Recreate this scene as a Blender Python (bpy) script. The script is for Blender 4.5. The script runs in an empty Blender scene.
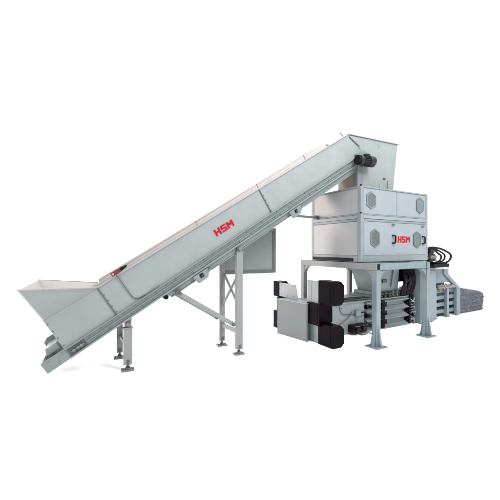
import bpy, bmesh, math, random
from mathutils import Vector, Matrix, noise
random.seed(7)
S = 2.0                                   # metres per drawing unit (unit = camera height)
SC = bpy.context.scene
COL = SC.collection

# ------------------------------------------------------------------ materials
K = 0.226
LEFT = 3.1
BACK, FRONT, ZEN, KEY, WARM = .05, 1.6, 4.2, 2100, 155
def paint(name, col, rough=0.42, var=0.06, spec=0.4, metal=0.0, bump=0.03, scale=6.0, dirt=0.0, k=None):
    m = bpy.data.materials.new(name); m.use_nodes = True
    nt = m.node_tree; b = nt.nodes['Principled BSDF']
    kk = K if k is None else k
    c = [x * kk for x in col]
    tc = nt.nodes.new('ShaderNodeTexCoord')
    n = nt.nodes.new('ShaderNodeTexNoise'); n.inputs['Scale'].default_value = scale
    n.inputs['Detail'].default_value = 6; n.inputs['Roughness'].default_value = .65
    nt.links.new(tc.outputs['Object'], n.inputs['Vector'])
    r = nt.nodes.new('ShaderNodeValToRGB')
    r.color_ramp.elements[0].position = .3; r.color_ramp.elements[1].position = .7
    r.color_ramp.elements[0].color = [x * (1 - var) for x in c] + [1]
    r.color_ramp.elements[1].color = [min(1, x * (1 + var)) for x in c] + [1]
    nt.links.new(n.outputs['Fac'], r.inputs['Fac'])
    out = r.outputs['Color']
    if dirt > 0:                          # scuffs and stains with a shape of their own
        n2 = nt.nodes.new('ShaderNodeTexNoise'); n2.inputs['Scale'].default_value = scale * 2.3
        n2.inputs['Detail'].default_value = 9; n2.inputs['Roughness'].default_value = .75
        mp = nt.nodes.new('ShaderNodeMapping'); mp.inputs['Scale'].default_value = (.5, .5, 2.2)
        nt.links.new(tc.outputs['Object'], mp.inputs['Vector'])
        nt.links.new(mp.outputs['Vector'], n2.inputs['Vector'])
        r2 = nt.nodes.new('ShaderNodeValToRGB')
        r2.color_ramp.elements[0].position = .56; r2.color_ramp.elements[1].position = .74
        nt.links.new(n2.outputs['Fac'], r2.inputs['Fac'])
        ml = nt.nodes.new('ShaderNodeMath'); ml.operation = 'MULTIPLY'; ml.inputs[1].default_value = dirt
        nt.links.new(r2.outputs['Color'], ml.inputs[0])
        mx = nt.nodes.new('ShaderNodeMixRGB'); mx.inputs[2].default_value = [x * .45 for x in c] + [1]
        nt.links.new(ml.outputs[0], mx.inputs[0]); nt.links.new(out, mx.inputs[1]); out = mx.outputs[0]
    nt.links.new(out, b.inputs['Base Color'])
    rr = nt.nodes.new('ShaderNodeMapRange')
    rr.inputs['To Min'].default_value = max(.05, rough - .08); rr.inputs['To Max'].default_value = min(1, rough + .1)
    nt.links.new(n.outputs['Fac'], rr.inputs['Value']); nt.links.new(rr.outputs[0], b.inputs['Roughness'])
    b.inputs['Metallic'].default_value = metal
    b.inputs['Specular IOR Level'].default_value = spec
    if bump:
        n3 = nt.nodes.new('ShaderNodeTexNoise'); n3.inputs['Scale'].default_value = 3.0; n3.inputs['Detail'].default_value = 2
        nt.links.new(tc.outputs['Object'], n3.inputs['Vector'])
        bp = nt.nodes.new('ShaderNodeBump'); bp.inputs['Strength'].default_value = bump * 4; bp.inputs['Distance'].default_value = .03
        nt.links.new(n3.outputs['Fac'], bp.inputs['Height']); nt.links.new(bp.outputs[0], b.inputs['Normal'])
    return m

M = dict(
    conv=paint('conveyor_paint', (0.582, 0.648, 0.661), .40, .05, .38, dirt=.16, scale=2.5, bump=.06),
    rail=paint('rail_paint', (0.441, 0.522, 0.537), .42, .05, .35, dirt=.22, scale=4),
    flange=paint('flange_paint_lit', (.72, .72, .71), .4, .03, .35),
    wall_lit=paint('hopper_wall_lit', (.96, .925, .91), .5, .03, .25, k=.30),  # far wall and hopper inside: warm light put into the pale colour
    leg=paint('leg_paint', (.50, .55, .56), .42, .05, .35, dirt=.2, scale=5),
    leglit=paint('leg_paint_lit', (.58, .58, .57), .42, .05, .35, dirt=.2, scale=5),  # paler, warmer copy of the leg paint, warm light put into the colour
    seam=paint('joint_steel', (.17, .22, .22), .5, .15, .3),
    steel=paint('zinc_steel', (.42, .41, .38), .4, .2, .5, metal=.3, dirt=.35, scale=9),
    hous=paint('housing_paint', (0.613, 0.707, 0.768), .35, .025, .35, dirt=.06, scale=2.5),
    housl=paint('housing_paint_lit', (.78, .80, .82), .42, .012, .4, scale=1.2),  # lit copy of the housing paint, left side's brightness put into the colour
    post=paint('housing_frame', (0.502, 0.584, 0.617), .35, .05, .4, dirt=.12),
    plat=paint('platform_paint', (0.384, 0.506, 0.554), .42, .06, .35, dirt=.22, scale=4),
    press=paint('press_paint', (0.424, 0.546, 0.594), .42, .06, .35, dirt=.3, scale=4),
    pressl=paint('press_plate_paint', (0.587, 0.683, 0.727), .4, .05, .35, dirt=.25, scale=4),
    cab=paint('cabinet_paint', (0.446, 0.576, 0.632), .4, .05, .35, dirt=.12, scale=4),
    cabd=paint('strapping_cabinet_paint', (0.349, 0.415, 0.449), .45, .04, .25, dirt=.1, scale=3),
    black=paint('black_guard', (.010, .004, .009), .3, .3, .03),
    rubber=paint('black_rubber', (.012, .012, .014), .5, .3, .08),
    motor=paint('motor_enamel', (.035, .038, .042), .45, .3, .2, scale=14),
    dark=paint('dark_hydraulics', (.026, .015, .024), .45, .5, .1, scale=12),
    grille=paint('grille_grey', (.29, .33, .335), .5, .05, .15),
    grillel=paint('grille_pale', (.36, .44, .46), .5, .05, .2),
    mesh=paint('grille_slot', (.10, .12, .13), .6, .1, .1),
    red=paint('red_vinyl', (.80, .015, .04), .4, .04, .08, k=.25),
    redbox=paint('red_plastic', (.32, .03, .05), .4, .1, .3),
    cord=paint('cord_red', (.75, .42, .38), .6, .1, .2),
    pane=paint('panel_pane', (.58, .66, .65), .35, .04, .3, dirt=.1),
    pframe=paint('panel_frame_paint', (.26, .32, .335), .4, .06, .3),
    tan=paint('chute_plate_lit', (.74, .58, .45), .6, .08, .2, dirt=.15, k=.5),  # chute's left plate, warm light on it put into the tan colour
    cyan=paint('plastic_guard', (.66, .80, .84), .25, .05, .5),
    belt=paint('belt_rubber', (.05, .05, .05), .7, .2, .15),
)
def perforate(m):
    nt = m.node_tree; b = nt.nodes['Principled BSDF']; src = b.inputs['Base Color'].links[0].from_socket
    tc = nt.nodes.new('ShaderNodeTexCoord'); v = nt.nodes.new('ShaderNodeTexVoronoi'); v.inputs['Scale'].default_value = 62; v.inputs['Randomness'].default_value = 0
    r = nt.nodes.new('ShaderNodeValToRGB'); r.color_ramp.elements[0].position = .34; r.color_ramp.elements[1].position = .42
    r.color_ramp.elements[0].color = (.35, .35, .35, 1); r.color_ramp.elements[1].color = (1.2, 1.2, 1.2, 1)
    mx = nt.nodes.new('ShaderNodeMixRGB'); mx.blend_type = 'MULTIPLY'; mx.inputs[0].default_value = 1
    nt.links.new(tc.outputs['Object'], v.inputs['Vector']); nt.links.new(v.outputs['Distance'], r.inputs['Fac'])
    nt.links.new(src, mx.inputs[1]); nt.links.new(r.outputs[0], mx.inputs[2]); nt.links.new(mx.outputs[0], b.inputs['Base Color'])
perforate(M['grille']); perforate(M['grillel'])
def bale_mat():
    m = paint('bale_material', (.27, .31, .365), .6, .6, .25, scale=15, dirt=.5)
    nt = m.node_tree; b = nt.nodes['Principled BSDF']
    tc = nt.nodes.new('ShaderNodeTexCoord'); mp = nt.nodes.new('ShaderNodeMapping'); mp.inputs['Scale'].default_value = (30, 8, 5)
    n = nt.nodes.new('ShaderNodeTexNoise'); n.inputs['Scale'].default_value = 1.6; n.inputs['Detail'].default_value = 8
    nt.links.new(tc.outputs['Object'], mp.inputs[0]); nt.links.new(mp.outputs[0], n.inputs['Vector'])
    bp = nt.nodes.new('ShaderNodeBump'); bp.inputs['Strength'].default_value = .9; bp.inputs['Distance'].default_value = .03
    nt.links.new(n.outputs['Fac'], bp.inputs['Height']); nt.links.new(bp.outputs[0], b.inputs['Normal'])
    return m
M['bale'] = bale_mat()
def floor_mat():
    m = bpy.data.materials.new('white_floor'); m.use_nodes = True
    nt = m.node_tree; b = nt.nodes['Principled BSDF']
    n = nt.nodes.new('ShaderNodeTexNoise'); n.inputs['Scale'].default_value = .8
    r = nt.nodes.new('ShaderNodeValToRGB')
    r.color_ramp.elements[0].color = (.93, .93, .93, 1); r.color_ramp.elements[1].color = (.96, .96, .96, 1)
    nt.links.new(n.outputs['Fac'], r.inputs['Fac']); nt.links.new(r.outputs[0], b.inputs['Base Color'])
    b.inputs['Roughness'].default_value = .9; b.inputs['Specular IOR Level'].default_value = .1
    return m
M['floor'] = floor_mat()

# ------------------------------------------------------------------ mesh builder (drawing units)
class MB:
    def __init__(s): s.bm = bmesh.new()
    def hull(s, a, b, smooth=False):      # two matching loops of 3-D points -> closed prism
        va = [s.bm.verts.new(p) for p in a]; vb = [s.bm.verts.new(p) for p in b]; n = len(a)
        fs = []
        for i in range(n):
            j = (i + 1) % n
            f = s.bm.faces.new((va[i], va[j], vb[j], vb[i])); f.smooth = smooth; fs.append(f)
        fs.append(s.bm.faces.new(va[::-1])); fs.append(s.bm.faces.new(vb))
        bmesh.ops.recalc_face_normals(s.bm, faces=fs)
        return s
    def prism(s, pts, vec):
        v = Vector(vec); return s.hull([Vector(p) for p in pts], [Vector(p) + v for p in pts])
    def box(s, x0, x1, y0, y1, z0, z1):
        return s.hull([(x0, y0, z0), (x1, y0, z0), (x1, y1, z0), (x0, y1, z0)],
                      [(x0, y0, z1), (x1, y0, z1), (x1, y1, z1), (x0, y1, z1)])
    def cyl(s, p0, p1, r, n=14, r1=None):
        p0 = Vector(p0); p1 = Vector(p1); d = (p1 - p0).normalized()
        u = d.orthogonal().normalized(); w = d.cross(u); r1 = r if r1 is None else r1
        A = [p0 + (u * math.cos(t) + w * math.sin(t)) * r for t in [2 * math.pi * i / n for i in range(n)]]
        B = [p1 + (u * math.cos(t) + w * math.sin(t)) * r1 for t in [2 * math.pi * i / n for i in range(n)]]
        return s.hull(A, B, True)
    def bar(s, p0, p1, w, h, up=(0, 0, 1)):   # rectangular bar between two points
        p0 = Vector(p0); p1 = Vector(p1); d = (p1 - p0).normalized()
        sd = d.cross(Vector(up)).normalized(); uu = sd.cross(d)
        o = [sd * (-w / 2) - uu * (h / 2), sd * (w / 2) - uu * (h / 2), sd * (w / 2) + uu * (h / 2), sd * (-w / 2) + uu * (h / 2)]
        return s.hull([p0 + q for q in o], [p1 + q for q in o])
    def tube(s, pts, r, n=8, sub=6):      # smooth hose through points (Catmull-Rom)
        P = [Vector(p) for p in pts]; Q = [P[0] * 2 - P[1]] + P + [P[-1] * 2 - P[-2]]; C = []
        for i in range(1, len(Q) - 2):
            a, b, c, d = Q[i - 1:i + 3]
            for k in range(sub):
                t = k / sub
                C.append(.5 * ((2 * b) + (c - a) * t + (2 * a - 5 * b + 4 * c - d) * t * t + (3 * b - a - 3 * c + d) * t ** 3))
        C.append(P[-1]); rings = []; u = None
        for i, p in enumerate(C):
            d = (C[min(i + 1, len(C) - 1)] - C[max(i - 1, 0)]).normalized()
            u = d.orthogonal().normalized() if u is None else (u - d * u.dot(d)).normalized()
            w = d.cross(u)
            rings.append([s.bm.verts.new(p + (u * math.cos(2 * math.pi * k / n) + w * math.sin(2 * math.pi * k / n)) * r) for k in range(n)])
        for A, B in zip(rings, rings[1:]):
            for k in range(n):
                f = s.bm.faces.new((A[k], A[(k + 1) % n], B[(k + 1) % n], B[k])); f.smooth = True
        s.bm.faces.new(rings[0][::-1]); s.bm.faces.new(rings[-1])
        bmesh.ops.recalc_face_normals(s.bm, faces=s.bm.faces[:])
        return s
    def build(s, name, mat, parent=None, bev=.0025, label=None):
        me = bpy.data.meshes.new(name)
        org = Vector(ORG[root_of(parent).name]) if parent else Vector((0, 0, 0))
        for v in s.bm.verts: v.co = (v.co - org) * S
        s.bm.to_mesh(me); s.bm.free()
        me.materials.append(M[mat] if isinstance(mat, str) else mat)
        o = bpy.data.objects.new(name, me); COL.objects.link(o)
        if parent: o.parent = parent
        if bev:
            md = o.modifiers.new('bevel', 'BEVEL'); md.width = bev * S; md.segments = 2
            md.limit_method = 'ANGLE'; md.angle_limit = math.radians(40); md.use_clamp_overlap = True
        if label: o['label'] = label
        return o
ORG = {}
def root_of(o):
    while o.parent: o = o.parent
    return o
def thing(name, org, label, cat, rot=0, group=None):
    o = bpy.data.objects.new(name, None); COL.objects.link(o)
    c, s_ = math.cos(rot), math.sin(rot)
    o.location = ((org[0] * c - org[1] * s_) * S, (org[0] * s_ + org[1] * c) * S, org[2] * S)
    o.rotation_euler = (0, 0, rot); o.empty_display_size = .2
    o['label'] = label; o['category'] = cat
    if group: o['group'] = group
    ORG[o.name] = org
    return o

# block capital glyphs, unit height; rectangles that butt, plus the M's slanted strokes
def glyphs(mb, O, U, V, N, h, wide=1.0, th=.002):
    O, U, V, N = map(Vector, (O, U, V, N))
    def poly(pts, x):
        mb.prism([O + U * ((x + p[0]) * h * wide) + V * (p[1] * h) for p in pts], N * th)
    def R(a, b, c, d): return [(a, b), (c, b), (c, d), (a, d)]
    x = 0
    for p in (R(0, 0, .33, 1), R(.33, .37, .67, .63), R(.67, 0, 1.0, 1)): poly(p, x)
    x = 1.12
    for p in (R(0, .78, .95, 1), R(0, .61, .32, .78), R(0, .39, .95, .61), R(.63, .22, .95, .39), R(0, 0, .95, .22)): poly(p, x)
    x = 2.19
    for p in (R(0, 0, .31, 1), R(.80, 0, 1.11, 1), [(.31, 1), (.31, .56), (.555, .24), (.555, .68)], [(.80, 1), (.555, .68), (.555, .24), (.80, .56)]): poly(p, x)
    return 3.3 * h * wide

# ------------------------------------------------------------------ setting
fl = MB(); N = 96
for i in range(1):
    vs = [fl.bm.verts.new((120 * math.cos(2 * math.pi * k / N), 120 * math.sin(2 * math.pi * k / N), 0)) for k in range(N)]
    fl.bm.faces.new(vs)
f = fl.build('floor', 'floor', None, 0); f['kind'] = 'structure'

# ------------------------------------------------------------------ inclined conveyor
ROT = -math.radians(4.41)
conv = thing('inclined_conveyor', (1.2, 2.95, 0), 'long pale grey inclined conveyor with open hopper at its low left end', 'conveyor', ROT)
T0, T1 = 2.77, 3.17; W = .008
CA, SA = .8477, .5305
def P(a, b, t): return Vector((-.028 + a * CA - b * SA, t, .685 + a * SA + b * CA))
A_END = 2.968
# walls (near / far), each one plate from the hopper up to the head
E0 = P(-.428, -.2616, 0); Bp = P(0, 0, 0); Fp = Vector((-.392, 0, .464)); Cp = P(A_END, 0, 0)
D = Vector((3.259, 0, 2.25))
def at(p, t): return Vector((p[0], t, p[2]))
G = P(3.055, -.2616, 0)                    # wall's lower end under the motor
for near, t, dt in ((1, T0, W), (0, T1, -W)):
    w = MB().prism([at(E0, t), at(G, t), at(Cp, t), at(Bp, t), at(Fp, t)], (0, dt, 0)).build('side_wall', 'conv' if near else 'wall_lit', conv)
    # flared upper wedge of the hopper side
    ft = t + (-.19 if near else .19)
    A = Vector((-.512, ft, .7145))
    tri = [at(Fp, t), at(Bp, t), A]
    nrm = (tri[1] - tri[0]).cross(tri[2] - tri[0]).normalized() * .008
    if nrm.y * (1 if near else -1) < 0: nrm = -nrm
    MB().prism(tri, nrm).build('hopper_flare', 'conv' if near else 'wall_lit', conv, .001)
    # rolled lip along the top edge, brightness of caught light put in its colour
    o = -.007 if near else .007
    lip = MB()
    lip.bar(A + Vector((0, 0, .004)), at(Bp, t) + Vector((0, 0, .006)), .014, .010)
    lip.bar(P(.004, .005, t), P(A_END - .004, .005, t), .02, .010) if near else lip.prism([P(.0, -.012, t + .0005), P(A_END - .01, -.012, t + .0005), P(A_END - .04, .030, t + .0005), P(.02, .030, t + .0005)], (0, .006, 0))
    lip.build('top_lip', 'flange' if near else 'wall_lit', conv, .001)
    # lower frame rail: web, flanges, ridge and bolts
    r = MB(); s = -1 if near else 1
    def strip(a0, a1, b0, b1, t0, t1): r.prism([P(a0, b0, t0), P(a1, b0, t0), P(a1, b1, t0), P(a0, b1, t0)], (0, t1 - t0, 0))
    strip(-.425, 3.0, -.330, -.266, t, t + .010 * -s)
    strip(-.607, -.4253, -.345, -.256, t - .002 * -s, t + .010 * -s)
    strip(-.425, 3.02, -.2655, -.257, t + .022 * s, t - .001 * s)
    strip(-.28, 3.0, -.304, -.297, t + .014 * s, t + .001 * s)
    strip(-.425, 3.0, -.345, -.331, t + .020 * s, t - .010 * s)
    a = -.24
    while a < 2.95:
        p = P(a, -.282, t); r.cyl(p, p + Vector((0, s * .006, 0)), .0045, 8)
        p = P(a + .05, -.318, t); r.cyl(p, p + Vector((0, s * .006, 0)), .0045, 8)
        a += .098
    a = .7
    while a < 2.9:                         # splice plates on the rail
        strip(a, a + .12, -.327, -.307, t + .006 * s, t + .001 * s); a += .52
    for a_, b_ in ((-.56, -.27), (-.46, -.27), (-.50, -.335 + .02)):
        p = P(a_, b_, t - .002 * -s); r.cyl(p, p + Vector((0, s * .006, 0)), .006, 8)
    r.build('frame_rail', 'rail', conv, .001)
    # wall joints
    for a in (0.0, 1.66):
        j = MB(); j.prism([P(a - .004, -.257, t), P(a + .004, -.257, t), P(a + .004, -.002, t), P(a - .004, -.002, t)], (0, s * .007, 0))
        j.build('wall_joint', 'seam', conv, 0)
        bb = -.235
        while bb < -.02:
            p = P(a + .012, bb, t); MB().cyl(p, p + Vector((0, s * .005, 0)), .004, 8).build('bolt', 'seam', conv, 0); bb += .055
# slot with the belt tensioner, near rail
sl = MB(); sl.prism([P(-.418, -.329, T0), P(-.285, -.329, T0), P(-.285, -.276, T0), P(-.418, -.276, T0)], (0, -.004, 0))
sl = sl.build('tension_slot', 'seam', conv, .001)
tb = MB(); tb.cyl(P(-.40, -.302, T0 - .012), P(-.30, -.302, T0 - .012), .007, 10)
for a in (-.38, -.345, -.32): tb.cyl(P(a, -.302, T0 - .004), P(a, -.302, T0 - .018), .012, 6)
tb.build('tension_bolt', 'steel', sl, 0)
# hopper end wall, tail end
ew = MB()
ew.hull([at(E0, T0 + W), at(E0, T1 - W), at(Fp, T1 - W), at(Fp, T0 + W)], [at(E0, T0 + W) + Vector((.008, 0, .006)), at(E0, T1 - W) + Vector((.008, 0, .006)), at(Fp, T1 - W) + Vector((.008, 0, .006)), at(Fp, T0 + W) + Vector((.008, 0, .006))])
o_ = Vector((.009, 0, .005)); q0 = [at(Fp, T0), at(Fp, T1), Vector((-.512, T1 + .19, .7145)), Vector((-.512, T0 - .19, .7145))]
ew.hull(q0, [p + o_ for p in q0]); ew.build('hopper_end_wall', 'wall_lit', conv, .001)
tl = MB(); tl.prism([P(-.607, -.345, T0 + .0105), P(-.595, -.345, T0 + .0105), P(-.595, -.256, T0 + .0105), P(-.607, -.256, T0 + .0105)], (0, T1 - T0 - .021, 0))
tl.build('tail_plate', 'rail', conv, .001)
tg = MB(); tg.prism([P(-.605, -.254, T1 - .02), P(-.60, -.19, T1 - .02), P(-.565, -.165, T1 - .02), P(-.44, -.165, T1 - .02), P(-.44, -.254, T1 - .02)], (0, .012, 0))
tg.build('tail_guard', 'rail', conv, .001)
cy = MB(); cy.prism([P(-.575, -.252, T0 + .12), P(-.56, -.20, T0 + .12), P(-.47, -.20, T0 + .12), P(-.47, -.252, T0 + .12)], (0, .20, 0))
cy.build('tail_roller_guard', 'cyan', conv, .003)
# belt with cleats, return pan
be = MB(); be.prism([P(-.41, -.245, T0 + .011), P(2.95, -.245, T0 + .011), P(2.95, -.232, T0 + .011), P(-.41, -.232, T0 + .011)], (0, T1 - T0 - .022, 0))
a = -.3
while a < 2.9:
    be.prism([P(a, -.2315, T0 + .02), P(a + .008, -.2315, T0 + .02), P(a + .008, -.205, T0 + .02), P(a, -.205, T0 + .02)], (0, T1 - T0 - .04, 0)); a += .16
be.build('belt', 'belt', conv, 0)
pn = MB(); pn.prism([P(.40, -.346, T0 + .012), P(2.93, -.346, T0 + .012), P(2.93, -.392, T0 + .012), P(.43, -.392, T0 + .012)], (0, T1 - T0 - .024, 0))
pn.prism([P(.43, -.3925, T0 + .004), P(2.93, -.3925, T0 + .004), P(2.93, -.400, T0 + .004), P(.43, -.400, T0 + .004)], (0, T1 - T0 - .008, 0))
pn.build('return_pan', 'rail', conv, .001)
er = MB(); er.cyl(P(.395, -.375, T0 + .03), P(.395, -.375, T1 - .03), .022, 14); er.build('return_roller', 'rubber', conv, 0)
# roller brackets below the rail
for a0 in (.665, 1.83):
    b = MB(); b.prism([P(a0, -.352, T0 - .022), P(a0 + .16, -.352, T0 - .022), P(a0 + .15, -.395, T0 - .022), P(a0 + .125, -.43, T0 - .022), P(a0 + .02, -.43, T0 - .022)], (0, .024, 0))
    for da, db in ((.02, -.375), (.14, -.375), (.03, -.42)):
        p = P(a0 + da, db, T0 - .022); b.cyl(p, p + Vector((0, -.006, 0)), .005, 8)
    b.prism([P(a0 + .150, -.375, T0 - .030), P(a0 + .185, -.375, T0 - .030), P(a0 + .185, -.392, T0 - .030), P(a0 + .150, -.392, T0 - .030)], (0, .03, 0))
    b = b.build('roller_bracket', 'rail', conv, .001)
    h = MB(); h.prism([P(a0 + .062, -.363, T0 - .022), P(a0 + .098, -.363, T0 - .022), P(a0 + .098, -.398, T0 - .022), P(a0 + .062, -.398, T0 - .022)], (0, -.004, 0))
    h.build('axle_opening', 'rubber', b, 0)
    h = MB(); h.cyl(P(a0 + .082, -.382, T0 - .025), P(a0 + .082, -.382, T0 - .034), .009, 10); h.build('axle', 'seam', b, 0)
# lettering on the near wall
lt = MB(); p0 = P(1.052, -.166, T0)
glyphs(lt, p0, (CA, 0, SA), (-SA, 0, CA), (0, -1, 0), .065, .97)
lt.build('lettering', 'red', conv, 0)
# emergency stop, pull cord, cable
es = MB(); es.prism([P(.135, .016, T0 - .03), P(.215, .016, T0 - .03), P(.215, .05, T0 - .03), P(.135, .05, T0 - .03)], (0, .032, 0))
es = es.build('emergency_switch', 'redbox', conv, .003)
h = MB(); h.cyl(P(.150, .034, T0 - .031), P(.150, .034, T0 - .040), .009, 12); h.build('indicator', 'flange', es, 0)
h = MB(); h.cyl(P(.215, .034, T0 - .014), P(.262, .036, T0 - .014), .016, 12, .010); h.cyl(P(.262, .036, T0 - .014), P(.275, .038, T0 - .014), .010, 10, .004); h.build('cord_grip', 'rubber', es, .001)
pc = MB(); pc.cyl(P(.27, .040, T0 - .012), P(2.88, .066, T0 - .006), .0022, 6); pc.build('pull_cord', 'cord', conv, 0)
pb = MB(); pb.bar(P(2.868, .070, T0), P(2.90, .012, T0), .006, .006, (0, 1, 0)); pb.build('cord_bracket', 'seam', conv, 0)
for a in (.95, 1.66, 2.3): MB().bar(P(a, .012, T0 - .006), P(a, .048 + .01 * a, T0 - .006), .005, .005, (0, 1, 0)).build('cord_bracket', 'seam', conv, 0)
cb = MB(); cb.tube([P(.165, .02, T0 - .012), P(.17, -.03, T0 - .010), P(.172, -.19, T0 - .006), P(.19, -.235, T0 - .006), P(.26, -.25, T0 - .008), P(.40, -.25, T0 - .026)], .0035, 6); cb.build('switch_cable', 'seam', conv, 0)
for q in (.12, .38, .62, .86):               # bolts along the hopper's front edge
    p = at(E0.lerp(Fp, q), T0) + Vector((.012, 0, .004)); MB().cyl(p, p + Vector((0, -.005, 0)), .0045, 8).build('bolt', 'seam', conv, 0)
# discharge head
hd = MB()
hood = [Cp, D, Vector((3.184, 0, 1.668)), Vector((2.70, 0, 1.668)), Vector((2.70, 0, 1.955)), G]
for t, dt in ((T0 - .001, W), (T1 + .001, -W)):
    hd.prism([at(p, t) for p in hood], (0, dt, 0))
hd.prism([Vector((3.259, T0 + W, 2.249)), Vector((3.184, T0 + W, 1.668)), Vector((3.176, T0 + W, 1.668)), Vector((3.251, T0 + W, 2.249))], (0, T1 - T0 - 2 * W, 0))
hd.build('discharge_hood', 'conv', conv, .001)
ll = MB()
for y0, y1 in ((T0 - .012, T0 + .01), (T1 - .01, T1 + .012)):
    ll.prism([Vector((2.49, y0, 2.2615)), Vector((3.285, y0, 2.2510)), Vector((3.285, y0, 2.259)), Vector((2.49, y0, 2.270))], (0, y1 - y0, 0))
ll.prism([Vector((3.25, T0 + .0105, 2.2515)), Vector((3.285, T0 + .0105, 2.251)), Vector((3.285, T0 + .0105, 2.259)), Vector((3.25, T0 + .0105, 2.2595))], (0, T1 - T0 - .021, 0))
ll.build('hood_rim', 'leg', conv, .001)
hj = MB()
pa, pb_ = at(Cp, T0 - .001) + Vector((.012, 0, -.02)), P(3.045, -.18, T0 - .001)
hj.bar(pa + Vector((0, -.003, 0)), pb_ + Vector((0, -.003, 0)), .006, .012, (0, 1, 0)); hj.build('hood_joint', 'seam', conv, 0)
for q in ((2.66, 2.13), (2.95, 2.19)):
    MB().cyl((q[0], T0 - .001, q[1]), (q[0], T0 - .008, q[1]), .006, 8).build('bolt', 'rail', conv, 0)
MB().box(3.015, 3.05, T0 - .012, T0 - .0015, 1.812, 1.826).build('hood_latch', 'seam', conv, 0)
MB().bar((3.085, T0 - .004, 1.675), (3.085, T0 - .004, 1.80), .005, .006, (0, 1, 0)).build('hood_seam', 'seam', conv, 0)
MB().box(2.955, 3.0, T0 - .012, T0 - .0015, 1.685, 1.74).build('hood_bracket', 'flange', conv, .004)
cl = MB(); cl.box(2.69, 2.699, T0 - .001, T1, 1.668, 1.95); cl.box(2.625, 2.689, T0 - .003, T0 + .07, 1.668, 1.93); cl.build('chute_post', 'post', conv, .001)
ct = MB(); ct.box(2.66, 2.668, T0 + .0705, T1 - .10, 1.668, 1.935); ct.build('chute_plate_lit', 'tan', conv, .001)
# drive: gearbox, motor
gb = MB(); gb.prism([P(2.935, -.225, T0 - .004), P(3.06, -.235, T0 - .004), P(3.12, -.32, T0 - .004), P(3.06, -.375, T0 - .004), P(2.93, -.355, T0 - .004)], (0, -.022, 0))
gb.cyl(P(3.05, -.30, T0 - .02), P(3.05, -.30, T0 - .06), .03, 18)
gb = gb.build('gearbox', 'rail', conv, .002)
h = MB(); h.cyl(P(3.00, -.325, T0 - .027), P(3.00, -.325, T0 - .04), .026, 16); h.build('shaft_bearing', 'rubber', gb, .001)
h = MB(); h.cyl(P(3.075, -.355, T0 - .027), P(3.075, -.355, T0 - .05), .019, 14); h.build('shaft_bearing', 'rubber', gb, .001)
mz = 1.968; mt = T0 - .085
mo = MB(); mo.cyl((2.565, mt, mz), (2.61, mt, mz), .056, 20); mo.cyl((2.61, mt, mz), (2.70, mt, mz), .048, 20); mo.cyl((2.70, mt, mz), (2.77, mt, mz), .061, 20); mo.cyl((2.77, mt, mz), (2.785, mt, mz), .05, 20, .035)
for k in range(20):
    t = 2 * math.pi * k / 20; c, s_ = math.cos(t), math.sin(t)
    mo.bar((2.615, mt + c * .053, mz + s_ * .053), (2.698, mt + c * .053, mz + s_ * .053), .005, .014, (0, c, s_))
mo = mo.build('drive_motor', 'motor', conv, .002)
h = MB(); h.box(2.625, 2.685, mt - .05, mt + .005, mz + .045, mz + .066); h.build('terminal_box', 'motor', mo, .003)
h = MB(); h.cyl((2.535, mt, mz + .005), (2.565, mt, mz), .050, 18); h.build('motor_flange', 'rubber', mo, .004)
# legs
LEG = [(.195, 2.79, .347, 'leg', .034), (.15, 3.14, .33, 'leglit', .027), (1.172, 2.775, .958, 'leg', .032), (1.12, 3.10, .93, 'leglit', .029)]
for s_, t, zt, mt_, w in LEG:
    l = MB(); l.box(s_ - w, s_ + w, t - w * .8, t + w * .8, .052, zt)
    l.box(s_ - w - .004, s_ + w + .004, t - w * .8 - .004, t + w * .8 + .004, zt - .002, zt + .008)
    l = l.build('leg', mt_, conv, .003)
    h = MB(); h.cyl((s_, t, .018), (s_, t, .075), .009, 10); h.cyl((s_, t, .026), (s_, t, .036), .017, 6); h.box(s_ - .012, s_ + .012, t - w * .8 - .003, t - w * .8 - .0005, .058, .095); h.build('spindle', 'seam', l, 0)
    h = MB(); h.box(s_ - .05, s_ + .05, t - .034, t + .034, 0.001, .014); h.cyl((s_, t, .014), (s_, t, .024), .022, 12)
    for dx in (-.036, .036): h.cyl((s_ + dx, t, .014), (s_ + dx, t, .022), .008, 6)
    h.build('foot', 'steel', l, .001)
    zt2 = .306 + .626 * s_ - .012 if s_ < .5 else zt + .07
    h = MB(); h.prism([(s_ - w * .8, t - .012, zt + .008), (s_ + w * .8, t - .012, zt + .008), (s_ + w * .9, t - .012, zt2 + .02), (s_ - w * .7, t - .012, zt2 - .01)], (0, .024, 0))
    h.cyl((s_, t - .03, zt + .035), (s_, t + .02, zt + .035), .016, 12); h.cyl((s_ + .02, t - .02, zt + .05), (s_ + .02, t + .015, zt + .05), .010, 8)
    h.build('leg_clamp', 'steel', l, .001)
# struts and braces
for t, mt_, w in ((2.745, 'leg', .042), (3.08, 'leglit', .03)):
    st = MB(); o = 0 if t < 3 else -.045
    p0, p1 = Vector((.60 + o, t, .612)), Vector((1.105 + o, t, .295))
    st.bar(p0, p1, .03, w); st = st.build('strut', mt_, conv, .003)
    h = MB(); h.cyl(p1 + Vector((-.005, -.024, 0)), p1 + Vector((-.005, .03, 0)), .017, 12); h.build('strut_pin', 'seam', st, .001); h = MB(); h.cyl(p0 + Vector((.01, -.024, 0)), p0 + Vector((.01, .03, 0)), .013, 12)
    h.box(p0.x - .03, p0.x + .02, t - .012, t + .012, p0.z - .005, p0.z + .022); h.build('strut_bracket', 'seam', st, .001)
xb = MB(); xb.bar((1.163, 2.803, .722), (1.125, 3.075, .426), .012, .026, (1, 0, 0)); xb.build('cross_brace', 'leg', conv, .001)
xb = MB(); xb.bar((1.175, 2.803, .469), (1.137, 3.075, .733), .012, .026, (1, 0, 0)); xb.build('cross_brace', 'leg', conv, .001)
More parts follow.
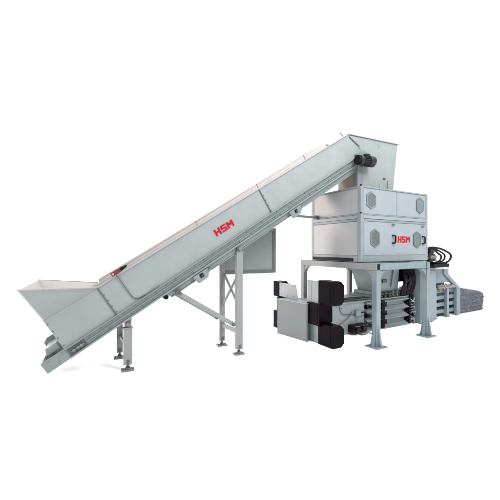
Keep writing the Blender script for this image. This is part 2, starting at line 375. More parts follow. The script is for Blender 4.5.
xb = MB(); xb.bar((1.17, 2.801, .211), (1.125, 3.076, .211), .026, .038); xb.build('cross_bar', 'leglit', conv, .002)
xb = MB(); xb.bar((.19, 2.818, .20), (.155, 3.117, .20), .02, .03); xb.build('cross_bar', 'leglit', conv, .002)
# framed panel on the far side
pp = MB(); pp.box(1.21, 1.80, 3.252, 3.262, .755, 1.19); pp = pp.build('side_panel', 'pane', conv, .001)
h = MB(); z0, z1, x0, x1, fw = .712, 1.23, 1.17, 1.838, .042
h.box(x0, x1, 3.243, 3.275, z0, z0 + fw); h.box(x0, x1, 3.243, 3.275, z1 - fw, z1); h.box(x0, x0 + fw, 3.243, 3.275, z0 + fw, z1 - fw); h.box(x1 - fw, x1, 3.243, 3.275, z0 + fw, z1 - fw)
h.build('panel_frame', 'pframe', pp, .003)
h = MB(); h.box(1.30, 1.33, 3.18, 3.243, 1.195, 1.225); h.build('panel_bracket', 'leg', pp, .001); h = MB(); h.box(1.75, 1.78, 3.18, 3.243, 1.195, 1.225); h.build('panel_bracket', 'leg', pp, .001)
# tie rod to the housing
tr = MB(); tr.cyl((1.92, 2.98, 1.352), (2.40, 3.228, 1.376), .014, 12); tr.box(1.90, 1.935, 2.955, 3.0, 1.335, 1.43); tr = tr.build('tie_rod', 'leg', conv, .001)
h = MB(); h.cyl((2.375, 3.214, 1.375), (2.41, 3.233, 1.377), .024, 14); h.build('rod_end', 'seam', tr, .001)

# ------------------------------------------------------------------ support platform
plat = thing('support_platform', (3.1, 2.75, 0), 'blue grey four legged steel platform carrying the white panelled box', 'platform')
X0, X1, Y0, Y1, ZB, ZT = 2.66, 3.53, 2.16, 3.37, .775, .845
for x, xs in ((X0, 1), (X1, -1)):
    b = MB(); w = .05
    xa, xb_ = (x, x + w) if xs > 0 else (x - w, x)
    b.box(xa, xb_, Y0, Y1, ZB, ZT); b = b.build('side_beam', 'plat' if xs < 0 else 'leg', plat, .003)  # left beam in paler, warmer grey: warm light put into its colour
    h = MB(); h.box(xa + .005, xb_ - .005, Y0 - .002, Y0 + .006, ZB + .006, ZT - .006); h.build('tube_shade_plate', 'rubber', b, 0) if xs > 0 else h.bm.free()  # black plate stands in for the shaded hollow of the tube
for y, ys in ((Y0, 1), (Y1, -1)):
    b = MB(); b.box(X0 + .052, X1 - .052, min(y, y + ys * .06), max(y, y + ys * .06), ZB + .002, ZT - .003)
    if ys > 0: b.box(X1 - .05, X1 + .0, y - .012, y - .001, ZB + .002, ZT - .003)
    b.build('cross_beam', 'plat', plat, .003)
def platleg(x, y, sx, sy, mt):
    w = .030
    l = MB(); l.box(x - w, x + w, y - w, y + w, .012, ZB - .001)
    l = l.build('leg', mt, plat, .003)
    h = MB(); h.box(x - .082, x + .082, y - .075, y + .075, .001, .0115)
    for a in (-.065, .065):
        for c in (-.058, .058): h.cyl((x + a, y + c, .0115), (x + a, y + c, .019), .010, 6)
    h.build('base_plate', mt, l, .001)
    h = MB()                              # fins at the foot
    for d in (-1, 1):
        h.prism([(x + d * (w + .0005), y - .012, .0125), (x + d * (w + .038), y - .012, .0125), (x + d * (w + .030), y - .012, .05), (x + d * (w + .0005), y - .012, .23)], (0, .024, 0))
        h.prism([(x - .012, y + d * (w + .0005), .0125), (x - .012, y + d * (w + .038), .0125), (x - .012, y + d * (w + .030), .05), (x - .012, y + d * (w + .0005), .23)], (.024, 0, 0))
    h.build('foot_fin', mt, l, .001)
    R = .13
    def arch(): return [(w + .001, ZB - .002)] + [(w + .001 + R - R * math.sin(t), ZB - .002 - R + R * math.cos(t)) for t in [math.pi / 2 * k / 9 for k in range(10)]][::-1][::-1]
    pr = arch()
    h = MB(); h.prism([(x + sx * p, y - .02, z) for p, z in pr], (0, .04, 0)); h.build('corner_gusset', mt, l, 0)
    h = MB(); h.prism([(x - .02, y + sy * p, z) for p, z in pr], (.04, 0, 0)); h.build('corner_gusset', mt, l, 0)
platleg(X0 + .032, Y0 + .032, 1, 1, 'plat'); platleg(X1 - .005, Y0 + .032, -1, 1, 'plat')
platleg(X0 + .032, Y1 - .032, 1, -1, 'leglit'); platleg(X1 - .005, Y1 - .032, -1, -1, 'leglit')
b = MB(); b.box(X0 + .06, 3.96, 2.46, 2.52, ZB + .006, ZT - .002); b.build('joist', 'plat', plat, .002)
b = MB(); b.box(X0 + .06, 3.80, 3.00, 3.06, ZB + .006, ZT - .002); b.build('joist', 'plat', plat, .002)

# ------------------------------------------------------------------ housing on the platform
hs = thing('shredder_housing', (3.245, 2.755, ZT), 'white two tier panelled box with four hexagonal grilles, standing on the steel platform', 'machine housing')
HX0, HX1, HY0, HY1, HZ0, HZ1 = 2.66, 3.83, 2.36, 3.15, .853, 1.657
ZM0, ZM1, ZR = 1.283, 1.362, .921
pw = .045
spc = MB(); spc.box(HX0 + .03, HX1 - .004, HY0 + .006, HY1 - .03, ZT + .001, HZ0 + .004); spc.build('gap_shade_strip', 'dark', hs, 0)  # dark strip painted in for the shadowed gap under the box
for x in (HX0, HX1 - pw):
    for y in (HY0, HY1 - pw):
        p = MB(); p.box(x, x + pw, y, y + pw, HZ0, HZ1); p = p.build('corner_post', 'post', hs, .003)
if 1:
    cp = MB(); cp.box(HX0 - .004, HX0 + .012, HY0 - .004, HY0 + .012, ZM1 + .002, ZM1 + .014); cp.build('corner_block', 'rubber', hs, .001); cp = MB(); cp.box(HX0 - .004, HX0 + .012, HY0 - .004, HY0 + .012, HZ1 + .001, HZ1 + .014); cp.build('corner_block', 'rubber', hs, .001)
def railx(z0, z1, o=.002, mt='post'):
    for y0, y1 in ((HY0 - o, HY0 + pw - .002), (HY1 - pw + .002, HY1 + o)):
        r = MB(); r.box(HX0 + pw + .001, HX1 - pw - .001, y0, y1, z0, z1); r.build('rail', mt, hs, .002)
    for x0, x1 in ((HX0 - o, HX0 + pw - .002), (HX1 - pw + .002, HX1 + o)):
        r = MB(); r.box(x0, x1, HY0 + pw + .001, HY1 - pw - .001, z0, z1); r.build('rail', mt, hs, .002)
railx(HZ0, ZR - .002, .002, 'post'); railx(ZM0 + .004, ZM0 + .030, -.004); railx(ZM0 + .032, ZM1 - .012, .002, 'hous'); railx(ZM1 - .010, ZM1, .004, 'post'); railx(HZ1 - .016, HZ1, .003, 'post')
vs_ = MB(); vs_.box(HX0 - .0045, HX0 - .0025, HY0 + .10, HY1 - .03, .856, .892); vs_.build('slot_shade_plate', 'dark', hs, 0)  # dark plate on the rail stands in for the shade of a recess
rf = MB(); rf.box(HX0 + .004, HX1 - .004, HY0 + .004, HY1 - .004, HZ1 - .012, HZ1 - .001)
rf.build('roof_panel', 'hous', hs, 0)
def panel(name, mt, x0, x1, y0, y1, z0, z1, bolts=None):
    p = MB(); p.box(x0, x1, y0, y1, z0, z1)
    if bolts: 
        for q in bolts: p.cyl(q[0], q[1], .0045, 8)
    return p.build(name, mt, hs, .003)
mid = 3.245
up1 = panel('upper_panel', 'hous', HX0 + pw + .002, mid - .009, HY0 + .003, HY0 + .02, ZM1 + .002, HZ1 - .018)
up2 = panel('upper_panel', 'hous', mid + .009, HX1 - pw - .002, HY0 + .003, HY0 + .02, ZM1 + .002, HZ1 - .018)
ms = MB(); ms.box(mid - .008, mid + .008, HY0 + .006, HY0 + .03, ZM1 + .002, HZ1 - .018); ms.build('panel_joint', 'post', hs, 0)
bl = [((x, HY0, z), (x, HY0 - .008, z)) for x, z in ((HX0 + .07, .945), (HX0 + .35, .938), (HX0 + .6, .938), (HX1 - .08, .945), (HX0 + .07, 1.265), (HX1 - .08, 1.265))]
lp = panel('lower_door', 'hous', HX0 + pw + .002, HX1 - pw - .002, HY0 - .003, HY0 + .02, ZR, ZM0, bl)
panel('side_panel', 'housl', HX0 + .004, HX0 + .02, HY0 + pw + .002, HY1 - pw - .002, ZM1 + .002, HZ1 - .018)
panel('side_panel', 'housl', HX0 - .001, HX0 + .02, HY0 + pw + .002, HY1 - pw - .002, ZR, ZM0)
panel('side_panel', 'hous', HX1 - .02, HX1 - .004, HY0 + pw + .002, HY1 - pw - .002, ZM1 + .002, HZ1 - .018)
panel('side_panel', 'hous', HX1 - .02, HX1 - .001, HY0 + pw + .002, HY1 - pw - .002, ZR, ZM0)
panel('back_panel', 'hous', HX0 + pw + .002, HX1 - pw - .002, HY1 - .02, HY1 - .004, ZM1 + .002, HZ1 - .018)
panel('back_panel', 'hous', HX0 + pw + .002, HX1 - pw - .002, HY1 - .02, HY1 - .001, ZR, ZM0)
def hexa(x, z, w, h, y): return [(x - w / 2, y, z - h * .31), (x, y, z - h / 2), (x + w / 2, y, z - h * .31), (x + w / 2, y, z + h * .31), (x, y, z + h / 2), (x - w / 2, y, z + h * .31)]
for x, z, h_, par, yf, mt in ((2.818, 1.513, .18, up1, HY0 + .003, 'grille'), (3.673, 1.51, .186, up2, HY0 + .003, 'grillel'), (2.873, 1.105, .195, lp, HY0 - .003, 'grille'), (3.606, 1.098, .19, lp, HY0 - .003, 'grillel')):
    v = MB(); v.prism(hexa(x, z, .134, h_, yf), (0, -.005, 0)); 
    v.build('vent', mt, par, .0015)
    h = MB(); A = hexa(x, z, .140, h_ + .006, yf); B = hexa(x, z, .120, h_ - .022, yf)
    for k in range(6):
        n = (k + 1) % 6; h.prism([A[k], A[n], B[n], B[k]], (0, -.008, 0))
    bmesh.ops.remove_doubles(h.bm, verts=h.bm.verts[:], dist=1e-5)
    bmesh.ops.delete(h.bm, geom=[f_ for f_ in h.bm.faces if all(len(e.link_faces) > 2 for e in f_.edges if abs(e.verts[0].co.y - e.verts[1].co.y) > 1e-4) and any(abs(e.verts[0].co.y - e.verts[1].co.y) > 1e-4 for e in f_.edges)], context='FACES_ONLY')
    h.build('vent_rim', 'grillel' if mt == 'grille' else 'grille', par, 0)
for x, z in ((3.177, 1.097), (3.724, 1.093)):
    h = MB(); y = HY0 - .003
    h.tube([(x - .016, y, z + .041), (x - .013, y - .016, z + .042), (x + .008, y - .022, z + .036), (x + .011, y - .022, z), (x + .008, y - .022, z - .036), (x - .013, y - .016, z - .042), (x - .016, y, z - .041)], .0085, 8, 5)
    h.build('handle', 'rubber', lp, 0)
for x, z in ((3.177, 1.262), (3.72, 1.258)):
    h = MB(); h.prism([(x - .03, HY0 - .003, z - .008), (x + .005, HY0 - .003, z - .008), (x + .03, HY0 - .003, z + .008), (x - .02, HY0 - .003, z + .008)], (0, -.012, 0)); h.build('latch', 'seam', lp, .001)
lt = MB(); glyphs(lt, (3.254, HY0 - .003, 1.062), (1, 0, 0), (0, 0, 1), (0, -1, 0), .072, .934); lt.build('lettering', 'red', lp, 0)

# ------------------------------------------------------------------ baling press
pr = thing('baling_press', (3.6, 2.9, 0), 'low blue grey baling press with stacked black guards, running under the platform', 'baling press')
BY0, BY1, BZ = 2.674, 3.14, .36
sp = MB()
sp.box(2.42, 3.07, BY0, BY0 + .02, .004, BZ - .004)
for q in ((2.50, .06), (2.72, .05), (2.47, .30), (2.70, .31), (3.0, .30), (2.62, .335)):
    sp.cyl((q[0], BY0, q[1]), (q[0], BY0 - .008, q[1]), .007, 8)
sp = sp.build('side_plate', 'pressl', pr, .002)
h = MB(); h.tube([(2.52, BY0 - .006, .29), (2.49, BY0 - .008, .22), (2.52, BY0 - .008, .14), (2.60, BY0 - .008, .115), (2.70, BY0 - .012, .15), (2.80, BY0 - .012, .20), (2.86, BY0 - .008, .26)], .004, 6); h.build('sensor_cable', 'seam', sp, 0)
h = MB(); h.tube([(2.66, BY0 - .006, .34), (2.68, BY0 - .01, .27), (2.74, BY0 - .01, .235), (2.86, BY0 - .01, .225), (3.02, BY0 - .01, .19)], .004, 6); h.build('sensor_cable', 'seam', sp, 0)
h = MB(); h.tube([(2.47, BY0 - .006, .10), (2.52, BY0 - .01, .075), (2.56, BY0 - .008, .02)], .004, 6); h.tube([(2.57, BY0 - .006, .10), (2.53, BY0 - .01, .075), (2.49, BY0 - .008, .02)], .004, 6); h.build('sensor_cable', 'seam', sp, 0)
bd = MB(); bd.box(2.42, 3.86, BY0 + .0205, BY1, .003, BZ - .003); bd.build('press_body', 'press', pr, .003)
tp = MB(); tp.box(2.40, 3.90, BY0 - .012, BY1 + .01, BZ - .002, BZ + .012); tp.box(2.60, 3.2, BY0 + .15, BY1 - .12, BZ + .0125, BZ + .022); tp.build('top_plate', 'pressl', pr, .002)
# rib stack on both sides of the black post
for x0, x1 in ((3.075, 3.325), (3.39, 3.86)):
    w = MB(); w.box(x0, x1, BY0 + .006, BY0 + .02, .004, BZ - .004); w.build('chamber_wall', 'press', pr, 0)
    for z in (.012, .125, .235, .338):
        w = MB(); pf = [(BY0 + .0055, z - .010), (BY0 - .035, z - .010), (BY0 - .042, z - .004), (BY0 - .042, z + .006), (BY0 - .028, z + .012), (BY0 + .0055, z + .045 if z < .3 else z + .018)]
        w.prism([(x0, a, b) for a, b in pf], (x1 - x0, 0, 0)); w.build('chamber_rib', 'press', pr, .002)
    for z in (.07, .18, .285):
        w = MB(); w.box(x0 + .001, x0 + .035, BY0 - .04, BY0 + .005, z - .012, z + .012); w.box(x1 - .03, x1 - .004, BY0 - .036, BY0 + .005, z - .012, z + .012); w.build('rib_block', 'black', pr, .001)
w = MB(); w.box(3.328, 3.386, BY0 - .045, BY0 + .02, .02, .352); w.build('black_post', 'black', pr, .002)
w = MB(); w.box(3.862, 3.90, BY0 - .04, BY0 + .02, .01, .352); w.build('black_post', 'black', pr, .002)
sk = MB(); sk.box(3.08, 3.86, BY0 - .01, BY0 + .0, .0005, .0018); sk.bm.free()
for x0, x1 in ((3.079, 3.322), (3.394, 3.856)):       # dark plates painting the shade of the recesses between the ribs
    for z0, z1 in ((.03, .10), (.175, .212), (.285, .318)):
        w = MB(); w.box(x0, x0 + (x1 - x0) * .18, BY0 + .002, BY0 + .0055, z0, z1); w.box(x0 + (x1 - x0) * .19, x0 + (x1 - x0) * .2, BY0 + .003, BY0 + .0055, z0, z1); w.build('rib_shade_plate', 'dark', pr, 0)
for k, (x, z) in enumerate(((3.10, .07), (3.10, .18), (3.10, .29), (3.24, .18), (3.24, .29))):
    w = MB(); w.cyl((x + .06, BY0 + .004, z), (x + .06, BY0 - .03, z), .016, 12); w.cyl((x + .06, BY0 - .03, z), (x + .06, BY0 - .044, z), .022, 6); w.build('clamp_bolt', 'steel' if k % 2 else 'dark', pr, .001)
jb = MB(); jb.box(2.90, 2.98, BY0 - .03, BY0 - .001, .20, .27); jb.box(2.905, 2.975, BY0 - .034, BY0 - .0305, .205, .265); jb.build('junction_box', 'cab', pr, .002)
for k in range(4):
    y = BY0 + .03 + .032 * k
    w = MB(); w.tube([(2.62, y + .05, .3825), (2.95, y, .3835 + .002 * k), (3.06, y - .01, .386), (3.22, y - .008, .384)], .008 + .002 * (k % 2), 8); w.build('top_pipe', ('steel', 'rubber', 'press', 'rubber')[k], pr, 0)
w = MB(); w.tube([(2.98, BY0 - .02, .24), (3.04, BY0 - .035, .235), (3.12, BY0 - .05, .19), (3.30, BY0 - .058, .17), (3.42, BY0 - .055, .185)], .007, 8); w.build('sensor_cable', 'rubber', pr, 0)
for k in range(5):
    r = random.Random(k + 90); x = 3.44 + .085 * k
    w = MB(); w.cyl((x, 2.688, .378), (x, 2.688, .436), .011, 10); w.cyl((x, 2.688, .436), (x, 2.688, .448), .017, 6); w.build('grease_fitting', r.choice(['dark', 'steel']), pr, 0)
# low drive beside the plate
jd = MB(); jd.box(2.80, 3.03, BY0 - .075, BY0 - .002, .03, .115); jd.cyl((2.86, BY0 - .077, .07), (2.86, BY0 - .11, .07), .03, 14); jd.cyl((2.95, BY0 - .077, .08), (2.95, BY0 - .11, .08), .022, 14)
jd = jd.build('lock_drive', 'dark', pr, .003)
h = MB(); h.box(2.90, 2.99, BY0 - .12, BY0 - .06, .008, .028); h.cyl((2.98, BY0 - .10, .03), (3.06, BY0 - .13, .006), .008, 8); h.cyl((2.83, BY0 - .085, .10), (3.02, BY0 - .085, .11), .006, 8); h.build('drive_bracket', 'steel', jd, .001)
h = MB(); h.tube([(2.90, BY0 - .08, .11), (2.94, BY0 - .11, .13), (3.0, BY0 - .09, .10), (3.1, BY0 - .06, .09), (3.3, BY0 - .055, .06)], .009, 8); h.build('drive_hose', 'rubber', jd, 0)
# feed chute
ch = MB()
top = [(3.24, 2.67, .772), (3.72, 2.67, .772), (3.72, 3.06, .772), (3.24, 3.06, .772)]; bot = [(3.34, 2.72, .452), (3.76, 2.72, .452), (3.76, 3.02, .452), (3.34, 3.02, .452)]
ch.hull(top, bot); ch = ch.build('feed_chute', 'press', pr, .003)
h = MB(); h.box(3.42, 3.50, 2.682, 2.70, .56, .60); h.build('chute_switch', 'seam', ch, .002)
h = MB(); h.bar((3.34, 2.705, .50), (3.34, 2.66, .755), .012, .02); h.bar((3.60, 2.705, .50), (3.60, 2.66, .755), .012, .02); h.build('chute_stiffener', 'press', ch, .001)
co = MB(); co.box(3.24, 3.84, 2.70, 3.08, BZ + .0125, .405); co.box(3.30, 3.80, 2.71, 3.05, .4055, .4515)
co.build('chute_collar', 'press', pr, .003)
cd = MB(); cd.box(3.22, 3.80, 2.694, 2.6995, .378, .398); cd.cyl((3.2, 2.69, .425), (3.78, 2.69, .425), .012, 10); cd.build('collar_pipe', 'seam', pr, 0)
# strapping end: cabinet, plates and black guards
SX = 2.25
sc = MB(); sc.prism([(2.19, BY0, .002), (2.214, BY0, .002), (2.214, 3.115, .002), (2.115, 3.115, .002)], (0, 0, .397)); sc.box(2.2145, 2.418, BY0 + .03, 3.11, .004, .40); sc = sc.build('strapping_cabinet', 'cabd', pr, .003)
h = MB(); h.prism([(2.187, BY0 - .003, .3995), (2.30, BY0 - .003, .3995), (2.30, 3.118, .3995), (2.112, 3.118, .3995)], (0, 0, .008)); h.build('cabinet_lid', 'pressl', sc, .002)
h = MB(); h.box(SX, SX + .012, 2.556, 2.735, .425, .655); h.box(SX - .004, SX - .0005, 2.66, 2.664, .43, .65); h.build('end_plate', 'pressl', pr, .001)
h = MB(); h.prism([(SX, 3.265, .41), (SX, 2.90, .41), (SX, 2.945, .575), (SX, 3.265, .575)], (.012, 0, 0))
for y, z in ((3.22, .55), (3.0, .55), (3.22, .44), (2.98, .44), (3.1, .43)): h.cyl((SX, y, z), (SX - .006, y, z), .007, 8)
h.build('end_plate', 'pressl', pr, .001)
h = MB(); h.box(SX + .013, SX + .10, 2.75, 3.25, .41, .55); h.build('wire_guide', 'black', pr, .002) if 0 else h.bm.free()
def guard(y0, y1, z0, z1, c=.042, x0=SX, x1=2.405):
    g = MB(); pf = [(x0, z0), (x1 - c, z0), (x1, z0 + c * .8), (x1, z1 - c), (x1 - c, z1)] + [(x0, z1)]
    g.hull([(x, y0, z) for x, z in pf], [(x, y1, z) for x, z in pf])
    g.box(x0 - .003, x0 - .0005, y0 + .03, y0 + .034, z0 + .02, z1 - .02)
    return g.build('guard', 'black', pr, .012)
guard(2.345, 2.555, .425, .665); guard(2.505, 2.70, .196, .423, x0=2.2175, x1=2.398); guard(2.345, 2.56, .004, .222)
h = MB(); h.box(SX - .004, SX + .0, 2.672, 2.6735, .2, .21); h.bm.free()
guard(3.268, 3.40, .395, .585); guard(3.20, 3.33, .22, .39); guard(3.26, 3.40, .004, .215)
h = MB(); h.box(2.26, 2.40, 3.122, 3.26, .02, .39); h.build('guard_carrier', 'cab', pr, .002)
h = MB(); h.box(2.26, 2.41, 2.562, BY0 + .028, .004, .2); h.build('guard_carrier', 'cab', pr, .002)
h = MB(); h.tube([(2.405, 2.5, .56), (2.46, 2.5, .575), (2.52, 2.52, .56)], .012, 8); h.tube([(2.405, 2.5, .45), (2.46, 2.5, .46), (2.50, 2.55, .45), (2.52, 2.7, .375)], .006, 8); h.build('wire_feed', 'rubber', pr, 0)
# hanging hydraulics between chute and tank
hy = MB()
hy.box(3.79, 3.99, 2.74, 3.0, .55, .766); hy.box(3.86, 4.005, 2.75, 3.02, .38, .44); hy.cyl((3.90, 2.70, .46), (3.90, 2.70, .76), .04, 14)
hy.box(3.91, 3.99, 2.70, 3.08, .02, .36); hy.cyl((3.80, 2.66, .62), (3.98, 2.66, .62), .03, 12)
hy = hy.build('valve_block', 'dark', pr, .003)
for k in range(14):
    r = random.Random(k); x = 3.775 + .017 * k
    h = MB(); h.tube([(x, 2.68, .765), (x + r.uniform(-.04, .04), 2.66 - r.uniform(0, .05), .62), (x + r.uniform(-.05, .05), 2.65, .50), (x + r.uniform(-.03, .05), 2.68, .37)], .010 + r.random() * .005, 8); h.build('hydraulic_hose', 'dark', hy, 0)
for k in range(9):
    r = random.Random(k + 40)
    h = MB(); z = .04 + .036 * k; h.tube([(3.905, 2.65, z), (3.93, 2.62 + r.uniform(-.03, .02), z + r.uniform(-.03, .05)), (3.97, 2.63, z + r.uniform(-.04, .04)), (4.01, 2.67, z)], .009, 8); h.build('pipe', r.choice(['steel', 'press', 'dark']), hy, 0)
# bale channel
for y in (BY0 - .0, BY1 - .03):
    for z in (.09, .19, .29, .385):
        c = MB(); c.box(4.36, 5.02, y, y + .03, z - .03, z + .02); c.build('channel_bar', 'press', pr, .002)
    for x, w in ((4.44, .04), (4.74, .045)):
        c = MB(); c.box(x, x + w, y - .042, y - .001, .02, .44); c.box(x - .012, x + w + .012, y - .05, y + .01, .001, .0195)
        c.build('channel_post', 'cab', pr, .002)
    c = MB(); c.prism([(4.98, y - .045, .01), (5.075, y - .045, .01), (5.075, y - .045, .41), (4.66, y - .045, .70), (4.66, y - .045, .63), (4.98, y - .045, .41)], (0, .042, 0)); c.build('end_frame', 'plat', pr, .002)
c = MB(); c.box(4.35, 5.0, BY0 + .031, BY1 - .031, .05, .07); c.build('channel_floor', 'steel', pr, .001)
c = MB(); c.box(4.35, 4.98, BY0 + .01, BY1 - .01, .4065, .42); c.build('channel_top', 'pressl', pr, .001)
c = MB(); c.box(4.36, 4.82, BY0 - .02, BY1 - .02, .50, .70); c.box(4.40, 4.78, BY0 + .02, BY1 - .06, .4205, .4995); c.build('pressure_block', 'cab', pr, .004)
c = MB(); c.cyl((4.50, BY0 - .03, .445), (4.92, BY0 - .03, .445), .03, 14); c.cyl((4.55, BY0 - .034, .39), (4.62, BY0 - .034, .48), .016, 10); c.cyl((4.64, BY0 - .05, .40), (4.70, BY0 - .05, .49), .014, 10)
c.build('channel_cylinder', 'steel', pr, .002)
c = MB(); c.box(3.90, 4.36, BY0 + .05, BY1 - .02, .03, .37); c.build('press_tail', 'press', pr, .003)

# ------------------------------------------------------------------ hydraulic tank cabinet
hc = thing('hydraulic_cabinet', (4.17, 2.62, 0), 'tall plain blue grey cabinet behind right front platform leg, looping black hoses on top', 'cabinet')
c = MB(); c.box(4.01, 4.35, 2.565, 2.67, .012, .735); c.box(4.03, 4.33, 2.575, 2.66, .001, .0115); c = c.build('cabinet_body', 'cab', hc, .005)
h = MB(); h.box(4.03, 4.33, 2.559, 2.5645, .05, .70); h.build('cabinet_door', 'cab', c, .002)
c = MB(); c.box(3.97, 4.52, 2.50, 2.70, .736, .765); c.box(4.18, 4.54, 2.49, 2.50, .737, .79); c.box(4.36, 4.52, 2.51, 2.66, .7655, .80); c.build('pump_tray', 'rubber', hc, .003)
c = MB(); c.box(4.06, 4.24, 2.54, 2.66, .7655, .82); c.cyl((4.20, 2.56, .82), (4.20, 2.56, .93), .042, 16); c.cyl((4.10, 2.58, .88), (4.30, 2.58, .88), .05, 16); c.box(4.17, 4.26, 2.53, 2.60, .93, .985); c.cyl((4.30, 2.58, .88), (4.325, 2.58, .88), .03, 8)
c = c.build('pump', 'motor', hc, .003)
h = MB(); h.cyl((4.245, 2.54, .84), (4.245, 2.50, .84), .02, 10); h.box(4.15, 4.29, 2.515, 2.53, .86, .90); h.build('pump_fitting', 'steel', c, .002)
for k, (zt, xl, xr, rr) in enumerate(((1.0, 4.06, 4.60, .014), (.985, 4.09, 4.42, .013), (.995, 4.06, 4.56, .012))):
    h = MB(); y = 2.535 + .03 * k; zb = .795; m = (zt + zb) / 2
    h.tube([(xl, y, zt - .03), (xl + .1, y - .01, zt + .005), (xl + (xr - xl) * .55, y - .02, zt - .008), (xr - .07, y - .03, zt - .06), (xr - .005, y - .03, m + .005), (xr - .01, y - .03, m - .04), (xr - .06, y - .03, zb + .025), (xr - .16, y - .02, zb), (xl + .12, y, zb + .01)], rr, 10, 8)
    h.build('hose', 'rubber', hc, 0)

# ------------------------------------------------------------------ bale
bl = thing('bale', (5.47, 2.9, 0), 'grey pressed bale tied with wires, lying at the far right end of the press channel', 'bale')
b = MB(); nx, ny, nz = 52, 24, 24
bx0, bx1, by0, by1 = 5.085, 5.86, 2.665, 3.11
def ztop(x): u = (x - bx0) / (bx1 - bx0); return .405 - .115 * u
def bp_(u, v, w):
    x = bx0 + (bx1 - bx0) * u; zt = ztop(x); y = by0 + (by1 - by0) * v; z = zt * w
    n = noise.noise(Vector((x * 14, y * 9, z * 11))) * .016 + noise.noise(Vector((x * 44, y * 24, z * 30))) * .014
    groove = .006 * (math.cos(w * zt / .07 * 2 * math.pi) > .9)
    d = Vector(((u - .5), (v - .5), (w - .5)))
    e = [max(0, abs(c) * 2 - .88) / .12 for c in d]
    q = Vector((x, y, z)); cnt = sorted(e)[-2]
    q -= Vector((d.x * .9, d.y * .9, d.z * .7)) * .035 * cnt
    if max(abs(d.x), abs(d.y), abs(d.z)) >= .499:
        ax = max(range(3), key=lambda i: abs(d[i])); q[ax] += (n - groove * (ax != 2)) * (1 if d[ax] > 0 else -1)
    q.z = max(.002, q.z); return q
cache = {}
def gv(i, j, k):
    if (i, j, k) not in cache: cache[(i, j, k)] = b.bm.verts.new(bp_(i / nx, j / ny, k / nz))
    return cache[(i, j, k)]
def quad(*ix):
    f = b.bm.faces.new([gv(*i) for i in ix]); f.smooth = True
for i in range(nx):
    for j in range(ny):
        for k in (0, nz): quad((i, j, k), (i + 1, j, k), (i + 1, j + 1, k), (i, j + 1, k))
    for k in range(nz):
        for j in (0, ny): quad((i, j, k), (i + 1, j, k), (i + 1, j, k + 1), (i, j, k + 1))
for j in range(ny):
    for k in range(nz):
        for i in (0, nx): quad((i, j, k), (i, j + 1, k), (i, j + 1, k + 1), (i, j, k + 1))
bmesh.ops.recalc_face_normals(b.bm, faces=b.bm.faces[:])
b.build('pressed_block', 'bale', bl, 0)
for z in (.07, .14, .21, .28):
    w = MB(); f_ = min(1, .97 if z < .26 else .86); xe = bx1 - .004 if z < .26 else bx1 - .06
    w.tube([(bx0 + .01, by0 - .006, z + .02), (bx0 + .15, by0 - .007, z), (xe - .10, by0 - .006, z), (xe, by0 + .03, z), (xe + .008, by1 - .05, z)], .003, 6, 4); w.build('tie_wire', 'seam', bl, 0)
for z in (.05, .12, .19, .26, .33):
    w = MB(); w.box(bx0 - .004, bx0 + .028, by0 - .016, by0 + .02, z, z + .028); w.build('tie_knot', 'dark', bl, .002)

# ------------------------------------------------------------------ camera
cam = bpy.data.cameras.new('camera'); co_ = bpy.data.objects.new('camera', cam); COL.objects.link(co_)
cam.sensor_width = 36; cam.lens = 36 * 320 / 500; cam.shift_y = -.004; cam.clip_end = 1000
co_.location = (0, 0, S)
co_.rotation_euler = (math.radians(90), 0, -math.atan2(.4895, .872))
SC.camera = co_

# ------------------------------------------------------------------ light
w = bpy.data.worlds.new('World'); SC.world = w; w.use_nodes = True
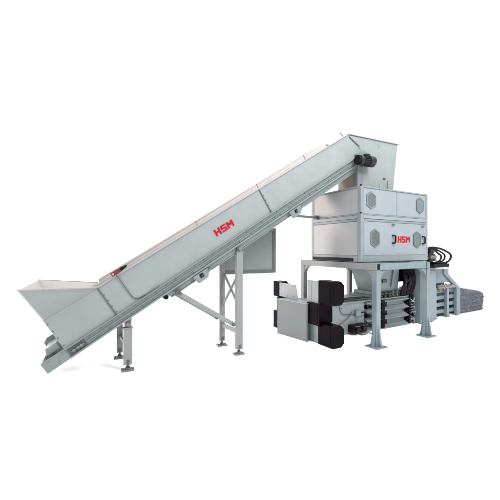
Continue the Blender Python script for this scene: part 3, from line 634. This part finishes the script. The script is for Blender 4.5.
# studio light: white ahead, bright ceiling, fill added at left, dimmed behind the camera
nt = w.node_tree; bg = nt.nodes['Background']; bg.inputs[1].default_value = 1.0
tc = nt.nodes.new('ShaderNodeTexCoord')
dt = nt.nodes.new('ShaderNodeVectorMath'); dt.operation = 'DOT_PRODUCT'; dt.inputs[1].default_value = (-.15, .989, 0)
nt.links.new(tc.outputs['Generated'], dt.inputs[0])
def ramp(src, a, b):
    m = nt.nodes.new('ShaderNodeMapRange'); m.interpolation_type = 'SMOOTHSTEP'
    m.inputs['From Min'].default_value = a; m.inputs['From Max'].default_value = b
    nt.links.new(src, m.inputs['Value']); return m.outputs['Result']
def mix(f, a, b):
    m = nt.nodes.new('ShaderNodeMix'); m.data_type = 'RGBA'; nt.links.new(f, m.inputs[0])
    for k, v in ((6, a), (7, b)):
        if isinstance(v, tuple): m.inputs[k].default_value = v
        else: nt.links.new(v, m.inputs[k])
    return m.outputs[2]
sx = nt.nodes.new('ShaderNodeSeparateXYZ'); nt.links.new(tc.outputs['Generated'], sx.inputs[0])
hor = mix(ramp(dt.outputs['Value'], -.80, -.20), tuple(BACK * c for c in (.95, 1, 1.05)) + (1,), (FRONT, FRONT, FRONT, 1))
lf = nt.nodes.new('ShaderNodeMath'); lf.operation = 'MULTIPLY'; lf.inputs[1].default_value = -1; nt.links.new(sx.outputs['X'], lf.inputs[0])
hor = mix(ramp(lf.outputs[0], .35, .95), hor, (LEFT, LEFT * .97, LEFT * .95, 1))
nt.links.new(mix(ramp(sx.outputs['Z'], .62, .92), hor, (ZEN * .98, ZEN, ZEN * 1.02, 1)), bg.inputs[0])
def softbox(name, pos, aim, size, power, col, spread=180):
    l = bpy.data.lights.new(name, 'AREA'); l.spread = math.radians(spread); l.shape = 'SQUARE'; l.size = size; l.energy = power; l.color = col
    o = bpy.data.objects.new(name, l); COL.objects.link(o); o.location = pos
    o.rotation_euler = (Vector(pos) - Vector(aim)).to_track_quat('Z', 'Y').to_euler()
softbox('key_softbox', (5.5, -1.0, 9.0), (4.5, 5.5, 1.8), 5.0, KEY, (1, .985, .97))
softbox('warm_softbox', (-3.5, 10.0, 2.7), (5.3, 5.6, 2.3), 3.0, WARM, (1, .80, .70), 60)
SC.view_settings.view_transform = 'Standard'; SC.view_settings.look = 'None'; SC.view_settings.exposure = 0; SC.view_settings.gamma = 1
